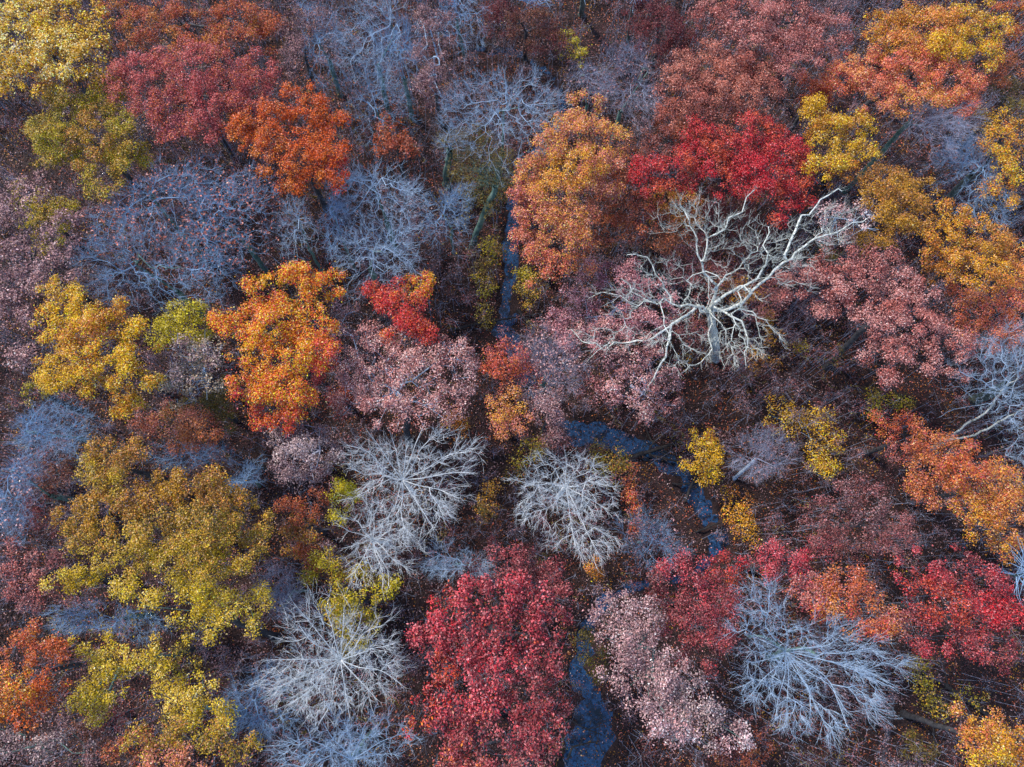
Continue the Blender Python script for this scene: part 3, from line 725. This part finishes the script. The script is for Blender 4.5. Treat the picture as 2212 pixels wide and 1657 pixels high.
bare(B, "smaller white starburst bare tree below the bigger one, over olive leaves", 19, 'white', [(810,1150,78,72),(800,1220,60,56),(860,1180,50,60)], n=800, bf=.8, tw_len=1.0, tip=.021, hubpx=(805,1165), hub=.6, trunk_r=.17, depth=.6,
     limbs=star(805,1165,[(160,80),(135,80),(100,85),(70,75),(30,70),(5,80),(-35,100),(-70,110),(-88,140),(-120,90),(-160,80)],12,17.5,.1))
bare(B, "wide white bare tree at the lower left, long limbs thrown outwards", 20, 'white', [(690,1360,90,80),(640,1450,80,80),(740,1450,100,90),(800,1400,70,80),(700,1500,100,60),(850,1460,30,50)], n=1800, bf=.75, tw_len=1.1, tip=.021, hubpx=(735,1425), hub=.6, trunk_r=.17, depth=.6,
     limbs=star(735,1425,[(170,130),(150,140),(130,150),(105,150),(80,130),(60,110),(35,120),(10,130),(-20,130),(-45,120),(-80,130),(-105,130),(-135,140),(-160,150)],12,18.5))
bare(B, "white and blue bare tree cut by the bottom edge", 19, 'grey', [(690,1630,100,60),(800,1600,90,60),(760,1560,70,40)], n=1200, bf=.6, tip=.02, hubpx=(760,1640), hub=.6, limbs=star(760,1640,[(160,140),(130,90),(100,80),(75,80),(40,90),(15,90)],12,17,.11))
bare(B, "frosty white bare tree right of the white starburst, above the crimson oak", 20, 'white', [(1215,1040,90,75),(1170,1060,70,60),(1270,1060,66,70),(1230,1130,60,60),(1280,1170,50,50),(1150,1100,40,36)], n=1900, bf=.75, tip=.018, hubpx=(1222,1050), hub=.6, depth=.6, trunk_r=.25,
     limbs=star(1222,1050,[(165,110),(130,90),(100,85),(70,85),(40,90),(5,110),(-30,110),(-60,160),(-85,120),(-130,90)],12,18.5,.09))
bare(B, "small fuzzy pale blue bare tree touching the top of the crimson oak", 16, 'grey', [(965,1212,50,42),(1035,1225,24,24)], n=700, bf=.5, tip=.017, trunk_r=.15)
leafy(T, "olive yellow tree under the two small white starbursts", 14, 'limeyellow', [(700,1228,36,40,'olive'),(762,1285,58,50,'olive'),(818,1278,38,34),(770,1350,44,46,'olive'),(730,1310,40,36,'olive'),(745,1395,28,30,'duskolive')], dens=.95)
leafy(T, "crimson oak at the bottom centre, brightest of the red crowns", 21, 'redpink', [(1060,1292,76,46),(962,1322,46,46,'crimson'),(1145,1300,56,46),(1000,1382,76,52),(1105,1370,78,56,'redpink'),(1192,1355,42,46,'duskred'),(1060,1440,76,52),(962,1445,46,46,'crimson'),(1165,1440,56,56,'duskred'),(905,1380,16,18),(940,1395,30,40)], dens=1.1, leaf=.24, trunk_r=.45)  # duskred lobes paint in the shaded right side of the crown
leafy(T, "second crimson pink oak, cut by the bottom edge below the first", 19.5, 'redpink', [(935,1512,40,38,'crimson'),(1030,1520,66,48),(1120,1520,66,50,'duskred'),(1190,1520,44,46,'duskred'),(895,1570,36,28,'redrim'),(960,1590,56,42),(1060,1600,76,56,'duskred'),(1160,1600,56,56,'duskred'),(1000,1650,70,40,'rose'),(1110,1660,70,40,'duskrose')], dens=1.0, leaf=.24, trunk_r=.45)  # shaded right side painted in with duskred here too
leafy(T, "dusky red tree poking out above the crimson oak", 17, 'duskred', [(1078,1180,28,34),(1095,1222,46,44),(1158,1228,48,46),(1200,1250,30,40),(1020,1250,30,30)], dens=.8)
leafy(T, "mauve pink oak right of the creek at the bottom", 20, 'mauve', [(1340,1320,48,44),(1400,1335,44,46),(1335,1378,42,42),(1385,1400,66,52),(1345,1450,42,42),(1440,1440,56,52),(1402,1510,56,46),(1480,1500,56,46,'mauvegrey'),(1452,1568,66,42,'whitepink'),(1538,1560,56,36,'mauvegrey'),(1588,1592,38,26,'whitepink'),(1500,1600,46,28,'mauvegrey')], dens=.9, leaf=.19, bark='teal', patch=2, trunk_r=.4)
leafy(T, "rosy red tree behind the mauve pink oak", 18, 'duskred', [(1500,1238,56,42,'redpink'),(1568,1232,48,38,'crimson'),(1462,1290,56,42),(1540,1300,56,46,'redpink'),(1500,1352,56,46),(1562,1370,42,46),(1520,1420,46,36),(1420,1250,30,36,'duskrose')], dens=.95)
leafy(T, "small rose red tree above the blue white spidery bare tree", 17, 'redpink', [(1700,1215,54,38),(1740,1245,34,30),(1660,1225,26,26)], dens=.95)
leafy(T, "red tree turning orange gold at its heart, lower right", 18.5, 'redorange', [(1762,1272,56,38,'pinkred'),(1850,1258,56,38,'duskorange'),(1818,1310,56,38),(1900,1310,56,46,'duskorange'),(1872,1360,56,34),(1930,1352,42,40,'pinkred'),(1780,1330,36,36,'duskred')], dens=.95)
leafy(T, "wide crimson tree at the lower right edge", 19.5, 'crimson', [(2000,1228,46,42,'redpink'),(2080,1228,56,42,'duskred'),(2150,1262,46,42,'redpink'),(2030,1300,56,46),(2110,1320,66,46),(2178,1330,42,46),(2060,1380,56,44,'redpink'),(2140,1390,56,46,'duskred'),(2192,1410,30,40,'duskred'),(1990,1360,34,50,'duskred')], dens=1.0, leaf=.185)
bare(B, "blue white spidery bare tree at the lower right with mossy limbs", 20, 'grey', [(1655,1295,55,55),(1630,1360,60,50),(1720,1400,80,56),(1650,1455,50,60),(1620,1500,22,40),(1725,1480,60,50),(1720,1555,22,46),(1680,1540,18,36),(1790,1560,22,46),(1850,1410,66,50),(1855,1480,46,60),(1890,1540,18,40),(1790,1340,36,36),(1925,1430,30,24)], n=1500, bf=.85, tw_len=1.15, tip=.021, hubpx=(1697,1406), hub=.6, trunk_r=.4, trunk_bark='teal', depth=.55, base=(1660,1420),
     limbs=[{'p':[(1740,1400,14),(1761,1413,15)],'r':.3,'e':.2},{'p':[(1650,1375,14),(1617,1375,15)],'r':.28,'e':.1},{'p':[(1655,1355,15),(1660,1320,17),(1662,1280,18)],'r':.14,'e':.04}]+star(1705,1410,[(-60,190),(-75,170),(-95,150),(-115,140),(-135,120),(-165,110),(-40,170),(150,120),(110,80)],13,17.5,.09)+star(1761,1413,[(25,130),(5,150),(-15,160),(-35,170),(-55,160),(60,100)],15,18,.09))
leafy(T, "small orange and pink tree right of the pale pink centre tree", 16, 'redorange', [(1090,768,46,34,'rose'),(1078,805,42,34),(1140,800,36,34,'rose')], dens=.75)
leafy(T, "orange tipped tree directly below the small orange and pink one", 17, 'orangegold', [(1092,868,46,34),(1112,905,42,34,'pinkorange'),(1080,900,30,28)], dens=.85)
bare(B, "fuzzy lilac bare tree left of the lilac pink tree, near the creek bend", 15, 'mauve', [(1200,770,66,60),(1160,760,46,50),(1180,830,60,40)], n=1300, tip=.014, leaves=1400, pal='mauve')
leafy(T, "dull pink tree beside the upper bank where the creek bends", 15, 'duskrose', [(1190,895,44,46,'mauve'),(1170,860,40,30,'mauve'),(1200,945,30,26)], dens=.6, bare=.8)
# ---- left and lower left
leafy(T, "golden brown round tree on top of the big olive gold tree", 20, 'olivegold', [(240,985,62,42,'mutedgold'),(228,1035,54,38),(290,965,34,28,'mutedgold'),(200,1010,26,34)], dens=1.15)
leafy(T, "big olive gold tree filling the lower left", 21, 'olivegold', [(185,1108,76,46,'mutedgold'),(295,1078,58,46,'mutedgold'),(385,1045,60,38,'mutedgold'),(452,1062,58,46,'mutedgold'),(330,1150,78,56),(432,1130,76,56),(520,1122,56,56),(200,1168,58,42),(402,1205,78,44),(505,1195,66,50),(282,1205,56,40),(160,1145,30,30)], dens=1.25, trunk_r=.5)
leafy(T, "bright yellow olive tree hanging below the big olive gold tree", 18, 'oliveyellow', [(300,1282,50,32),(262,1262,30,24),(402,1258,38,26),(445,1262,54,34),(472,1312,54,42),(432,1352,60,32),(550,1302,26,34),(365,1290,36,26),(550,1340,26,26)], dens=.9, bark='teal', base=(600,1380), trunk_r=.4)
leafy(T, "small yellow olive tree left of the big olive gold tree's lower edge", 16, 'oliveyellow', [(135,1258,42,28),(172,1250,42,32),(210,1232,18,28)], dens=1.0, bark='teal')
leafy(T, "yellow green tree near the lower left, second from the left edge", 17, 'oliveyellow', [(202,1398,42,32),(245,1418,42,38),(198,1440,30,30),(232,1482,42,42),(168,1502,32,24),(212,1532,28,24)], dens=.95, bark='teal')
leafy(T, "small yellow green tree between its two larger yellow green neighbours", 16.5, 'oliveyellow', [(328,1398,34,30),(340,1440,34,30),(305,1428,24,20),(395,1420,30,26,'duskolive')], dens=.85, bark='teal')
leafy(T, "yellow green tree above the bottom gold crown", 17, 'oliveyellow', [(368,1488,32,34),(432,1488,40,32),(402,1520,42,32),(440,1540,44,26),(482,1552,16,26)], dens=1.0, bark='teal', base=(560,1545))
leafy(T, "gold and pink tree cut by the bottom edge at the left", 19, 'mutedgold', [(328,1600,56,44,'olivegold'),(420,1590,66,44,'olivegold'),(502,1605,52,46,'olivegold'),(380,1645,84,38,'pinkorange'),(280,1625,36,36,'rustbrown')], dens=1.05)
leafy(T, "pale mauve tree in the bottom left corner", 17, 'mauvegrey', [(55,1620,66,40),(140,1618,40,34),(10,1600,40,40),(170,1650,30,26,'duskmauve')], dens=.75, bark='teal')
leafy(T, "deep orange tree at the left edge near the bottom", 20, 'orange', [(72,1368,42,32,'rust'),(28,1418,46,42,'duskorange'),(100,1418,38,36,'rust'),(38,1480,46,46,'gold'),(100,1488,38,38),(48,1540,38,32,'orange'),(10,1520,26,40,'orange')], dens=1.1)
leafy(T, "dusty rose tree at the left edge beside the small yellow olive tree", 16, 'duskrose', [(48,1200,46,42,'pinkred'),(38,1255,46,38,'pinkred'),(100,1225,26,30),(90,1295,36,30)], dens=.75)
bare(B, "hazy blue bare tree at the left edge above the dusty rose tree", 17, 'blue', [(25,1080,50,75),(60,1010,45,40)], n=900, tip=.014, leaves=400, pal='mauve')
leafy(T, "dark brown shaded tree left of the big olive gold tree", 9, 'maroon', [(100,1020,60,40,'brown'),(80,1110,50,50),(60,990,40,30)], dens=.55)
bare(B, "blue bare tree between the yellow green trees and the wide white bare tree", 13, 'blue', [(555,1480,60,50),(520,1530,50,50),(590,1560,50,40)], n=900, tip=.013)
bare(B, "small bluish bare tree right of the bright yellow olive tree", 14, 'mauve', [(600,1268,50,44),(620,1300,36,30)], n=600, tip=.015, trunk_r=.15)
bare(B, "tangled blue bare tree above the yellow green trees at the lower left", 12, 'blue', [(170,1335,66,32),(300,1350,60,36),(230,1330,60,30)], n=900, tip=.014, leaves=350, pal='duskolive', trunk_bark='teal', wig=.1)
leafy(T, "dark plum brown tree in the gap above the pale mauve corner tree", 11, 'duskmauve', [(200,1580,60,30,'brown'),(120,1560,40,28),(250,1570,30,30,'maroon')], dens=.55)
# ---- right of centre, clearing
leafy(S, "dense bright yellow bush beside the creek at the clearing", 8, 'yellow', [(1528,985,38,50),(1520,950,28,24),(1532,1025,20,20)], dens=.95, leaf=.20, group=GROUP_SHRUB, cat='bush', trunk_r=.1, flat=.5)
bare(B, "small pale mauve bare tree right of the dense yellow bush", 11, 'mauve', [(1655,975,64,48),(1630,1000,46,34)], n=1000, tip=.014, trunk_r=.2, base=(1585,1035), hub=.6, trunk_bark='grey', leaves=200, pal='duskmauve')
leafy(S, "thin yellow sapling scattering leaves in the middle of the clearing", 6, 'yellow', [(1700,912,42,26),(1785,920,24,46),(1750,890,40,20),(1795,985,24,30),(1770,960,24,26),(1690,870,24,22)], dens=.30, leaf=.20, group=GROUP_SHRUB, cat='sapling', trunk_r=.07, bark='grey')
leafy(S, "low golden shrub between the creek and the rose trees", 5, 'gold', [(1590,1082,32,26),(1618,1145,26,36),(1600,1110,24,20)], dens=.35, leaf=.20, group=GROUP_SHRUB, cat='shrub', trunk_r=.07)
leafy(T, "thin dusky rose tree in the middle of the lower right", 14, 'duskrose', [(1800,1115,58,46),(1880,1100,66,46,'duskmauve'),(1858,1168,76,42),(1942,1148,46,46),(1780,1175,40,30,'duskred'),(1850,1050,50,30)], dens=.6)
leafy(T, "muted salmon tree left of the orange gold crown at the right", 14, 'redorange', [(1955,925,46,44),(1990,955,40,36,'duskorange'),(1960,975,40,24,'duskrose')], dens=.75)
leafy(T, "wide orange gold tree at the right edge below the forked bare stems", 17, 'orangegold', [(2030,1022,56,46,'duskorange'),(2100,1010,58,46,'redorange'),(2170,1040,46,46),(2120,1085,66,46),(2190,1100,36,46),(2150,1150,46,38,'gold'),(2060,968,54,34,'duskorange'),(2000,1075,36,36,'duskorange'),(2190,1185,30,24,'orangegold')], dens=.95)
leafy(T, "golden tree in the bottom right corner", 20, 'mutedgold', [(2118,1562,46,32,'orangegold'),(2175,1602,52,46,'gold'),(2110,1620,36,32,'orangegold'),(2150,1650,50,26,'yellow'),(2090,1585,24,20,'duskorange')], dens=1.05)
leafy(S, "olive shrub in the dark gap right of the spidery bare tree", 6, 'olive', [(2000,1460,34,26),(1975,1435,20,16),(2010,1500,26,24)], dens=.3, leaf=.20, group=GROUP_SHRUB, cat='shrub', trunk_r=.07)
leafy(S, "yellow olive shrub right of the first shrub in the dark gap", 6, 'olive', [(2105,1500,26,26),(2030,1530,26,20)], dens=.3, leaf=.20, group=GROUP_SHRUB, cat='shrub', trunk_r=.07)
leafy(S, "shaded green bush near the bottom right gold tree", 4, 'duskolive', [(1985,1620,36,26)], dens=.9, leaf=.22, group=GROUP_SHRUB, cat='bush', trunk_r=.07)
leafy(S, "red brown and orange bush at the bottom edge under the mauve pink oak", 8, 'rustbrown', [(1605,1640,50,26,'duskorange'),(1560,1620,30,22,'maroon'),(1645,1620,30,24)], dens=.8, group=GROUP_SHRUB, cat='bush', trunk_r=.1)
leafy(S, "olive shrub overhanging the creek right of the crimson oak", 8, 'duskolive', [(1270,1402,26,30),(1280,1445,26,28,'olive'),(1262,1360,18,24)], dens=.6, leaf=.20, group=GROUP_SHRUB, cat='shrub', trunk_r=.07)
leafy(S, "tiny golden bush below the frosty white bare tree", 5, 'gold', [(1284,1226,22,16)], dens=1.0, leaf=.20, group=GROUP_SHRUB, cat='bush', trunk_r=.06)
leafy(S, "orange red bush right of the frosty white bare tree", 6, 'redorange', [(1362,1092,20,24),(1368,1125,18,24,'rose'),(1352,1060,14,18,'duskorange')], dens=.6, leaf=.20, group=GROUP_SHRUB, cat='bush', trunk_r=.06)
leafy(S, "brown olive bush on the bank between frosty tree and creek", 6, 'duskolive', [(1318,1002,36,24,'olive'),(1360,1010,30,22,'duskorange'),(1300,975,24,18)], dens=.5, leaf=.20, group=GROUP_SHRUB, cat='bush', trunk_r=.06)
leafy(S, "lemon yellow shrub above left of the frosty white bare tree", 6, 'olive', [(1140,982,32,24),(1112,1012,22,20),(1160,955,20,18)], dens=.4, leaf=.20, group=GROUP_SHRUB, cat='shrub', trunk_r=.06)
leafy(S, "brownish gold shrub between the starburst and frosty bare trees", 6, 'mutedgold', [(1060,1072,24,28),(1050,1110,18,20,'duskolive')], dens=.55, leaf=.20, group=GROUP_SHRUB, cat='shrub', trunk_r=.06)
leafy(S, "golden bush tucked under the pale pink centre tree's right side", 7, 'gold', [(1000,930,22,22),(985,905,16,16)], dens=.8, leaf=.20, group=GROUP_SHRUB, cat='bush', trunk_r=.06)
leafy(S, "olive yellow shrub on the right bank of the straight creek stretch", 7, 'olive', [(1132,608,20,20),(1140,638,18,20),(1125,590,14,12)], dens=.6, leaf=.20, group=GROUP_SHRUB, cat='shrub', trunk_r=.06)
leafy(S, "olive yellow shrub on the left bank of the straight creek stretch", 6, 'olive', [(1052,612,18,22),(1045,680,20,14,'duskolive')], dens=.45, leaf=.20, group=GROUP_SHRUB, cat='shrub', trunk_r=.06)
leafy(S, "small yellow sapling in the dark gap near the top centre", 8, 'limeyellow', [(1228,85,20,24,'olive'),(1254,118,20,16),(1245,100,18,16,'olive')], dens=.6, leaf=.19, group=GROUP_SHRUB, cat='sapling', trunk_r=.07)
leafy(S, "ochre shrub beside the foot of the leaning moss grey trunk", 6, 'duskolive', [(1065,535,26,24,'olive'),(1045,570,22,18),(1000,380,20,16)], dens=.4, leaf=.20, group=GROUP_SHRUB, cat='shrub', trunk_r=.06)
leafy(S, "yellow shrub in the clearing below the long light pink tree", 5, 'olive', [(1880,852,20,12),(1958,868,24,12),(1895,878,14,12)], dens=.45, leaf=.22, group=GROUP_SHRUB, cat='shrub', trunk_r=.05)
leafy(S, "yellow shrub below the right tip of the white dead tree", 5, 'mutedgold', [(1655,775,24,20),(1670,720,14,20),(1720,745,20,12,'olive'),(1655,690,12,18)], dens=.4, leaf=.22, group=GROUP_SHRUB, cat='shrub', trunk_r=.05)
leafy(S, "yellow sapling at the lower end of the clearing, right of the small mauve bare tree", 6, 'limeyellow', [(1790,1010,24,16,'yellow'),(1815,960,12,18,'yellow'),(1765,1000,16,14,'yellow')], dens=.5, leaf=.20, group=GROUP_SHRUB, cat='sapling', trunk_r=.05)
bare(B, "leafless brush tree on the dark bank right of the crimson oak's top", 9, 'blue', [(1420,1180,60,56),(1380,1140,50,40)], n=800, tip=.012, trunk_r=.12, leaves=500, pal='duskmauve')

# ---- trunks whose crowns lie beyond the top of the frame
def pole(label, base, top, zt, r):
    b = at(base[0], base[1], 0); t = at(top[0], top[1], zt)
    root = thing(B, label, "tree", GROUP_BARE, b)
    sp = np.array(spline([b-np.array([0, 0, .3]), b*.5+t*.5+rng.normal(0, .2, 3), t], 1.0, .05))-b
    rr = np.linspace(r*1.1, r*.7, len(sp)); rr[0] = r*1.6
    link("trunk", tube_mesh("trunk", [(sp[:-1], sp[1:], rr[:-1], rr[1:])], BARK['trunk']), root)
    m = 70; tp = t-b
    ang = rng.uniform(0, 6.28, m); d = unit(np.stack([np.cos(ang), np.sin(ang), rng.uniform(.2, .9, m)], 1))
    s = sp[rng.integers(len(sp)*2//3, len(sp), m)]
    e = s+d*rng.uniform(1.2, 3.2, m)[:, None]
    e2 = e+unit(d+rng.normal(0, .5, d.shape))*rng.uniform(.6, 1.6, m)[:, None]
    link("branches", tube_mesh("branches", [(s, e, np.full(m, .05), np.full(m, .025)), (e, e2, np.full(m, .025), np.full(m, .01))], BARK['blue']), root)
pole("thick grey trunk coming down from the top edge over the dark gap", (1256,30), (1256,-45), 13, .38)
pole("thin straight trunk at the top edge left of the thick grey one", (1161,78), (1160,-10), 9, .12)
pole("slim dark trunk crossing the purplish bare tree from the top edge", (1354,118), (1378,-40), 17, .24)
pole("slender dark trunk at the top edge in the maroon shade", (1100,20), (1102,-60), 11, .14)
pole("bluish trunk entering from the right edge between the orange gold and crimson crowns", (2120,1245), (2230,1236), 14, .2)

# ---- fallen logs
def log(label, p0, p1, r, rough=0):
    a = at(p0[0], p0[1], 0); b = at(p1[0], p1[1], 0)
    root = thing("fallen_log", label, "log", "fallen logs on the forest floor", a)
    sp = np.array(spline([a, a*.6+b*.4+np.append(rng.normal(0, .35, 2), 0), b], .8, .06))-a
    sp[:, 2] = r*1.1+.25
    rr = np.linspace(r, r*.45, len(sp))
    link("trunk", tube_mesh("trunk", [(sp[:-1], sp[1:], rr[:-1], rr[1:])], BARK['log']), root)
    m = 7; s = sp[rng.integers(len(sp)//3, len(sp), m)]
    dr = unit(b-a); an = rng.choice([-1, 1], m)*rng.uniform(.5, 1.1, m)
    d = np.stack([dr[0]*np.cos(an)-dr[1]*np.sin(an), dr[0]*np.sin(an)+dr[1]*np.cos(an), rng.uniform(0, .5, m)], 1)
    e = s+d*rng.uniform(1, 3, m)[:, None]
    link("branches", tube_mesh("branches", [(s, e, np.full(m, r*.35), np.full(m, .02))], BARK['log']), root)
log("long dark log running down the clearing from the foot of the dead tree", (1583,781), (1674,909), .3)
log("longest dark log, slanting across the middle of the clearing", (1711,839), (1940,925), .24)
log("short dark log under the thin yellow sapling in the clearing", (1687,845), (1718,892), .2)
log("dark log pointing down beside the lower end of the yellow sapling", (1748,950), (1778,1050), .24)
log("thin dark log at the upper right of the clearing under the pink tree", (1872,800), (1965,890), .14)
log("dark log lying across the straight creek stretch", (970,718), (1171,680), .2)
log("short dark log slanting into the creek above the crossing log", (1118,672), (1150,712), .22)
log("forked dark log lying across the blue creek bend", (1333,997), (1478,950), .3)
log("thin dark log leaning into the creek bend from its upper bank", (1385,890), (1420,975), .14)
log("dark log reaching over the creek below the yellow bush", (1478,1085), (1512,1010), .18)
log("broad dark log in the gap right of the spidery bare tree", (2150,1555), (1965,1435), .34)
log("thin upright dark log in the gap at the lower right", (2017,1645), (2003,1505), .14)
log("dark log half under the tips of the spidery bare tree", (1771,1505), (1895,1566), .26)
log("dark log lying between the mauve grey tree and the brown orange tree", (571,1010), (640,1055), .24)
log("mossy dark log at the left edge above the shaded brown tree", (60,985), (155,1010), .24)
log("teal dark log at the left edge beside the big olive gold tree", (-20,1065), (135,1090), .3)
log("dark log on the bank of the creek at the top, by the first bend", (1010,90), (1085,96), .2)
log("dark snag lying along the creek above its yellow bush", (1400,985), (1470,1000), .16)
log("thin dark stick across the lower creek right of the crimson oak", (1235,1555), (1300,1585), .1)
log("dark branchy log fallen into the bottom stretch of the creek", (1225,1640), (1290,1600), .13)
log("thin dark log over the creek above the bend at the yellow bush", (1450,1045), (1530,1035), .12)
log("narrow dark log leaning across the creek where it nears the rosy red tree", (1500,1150), (1575,1120), .12)
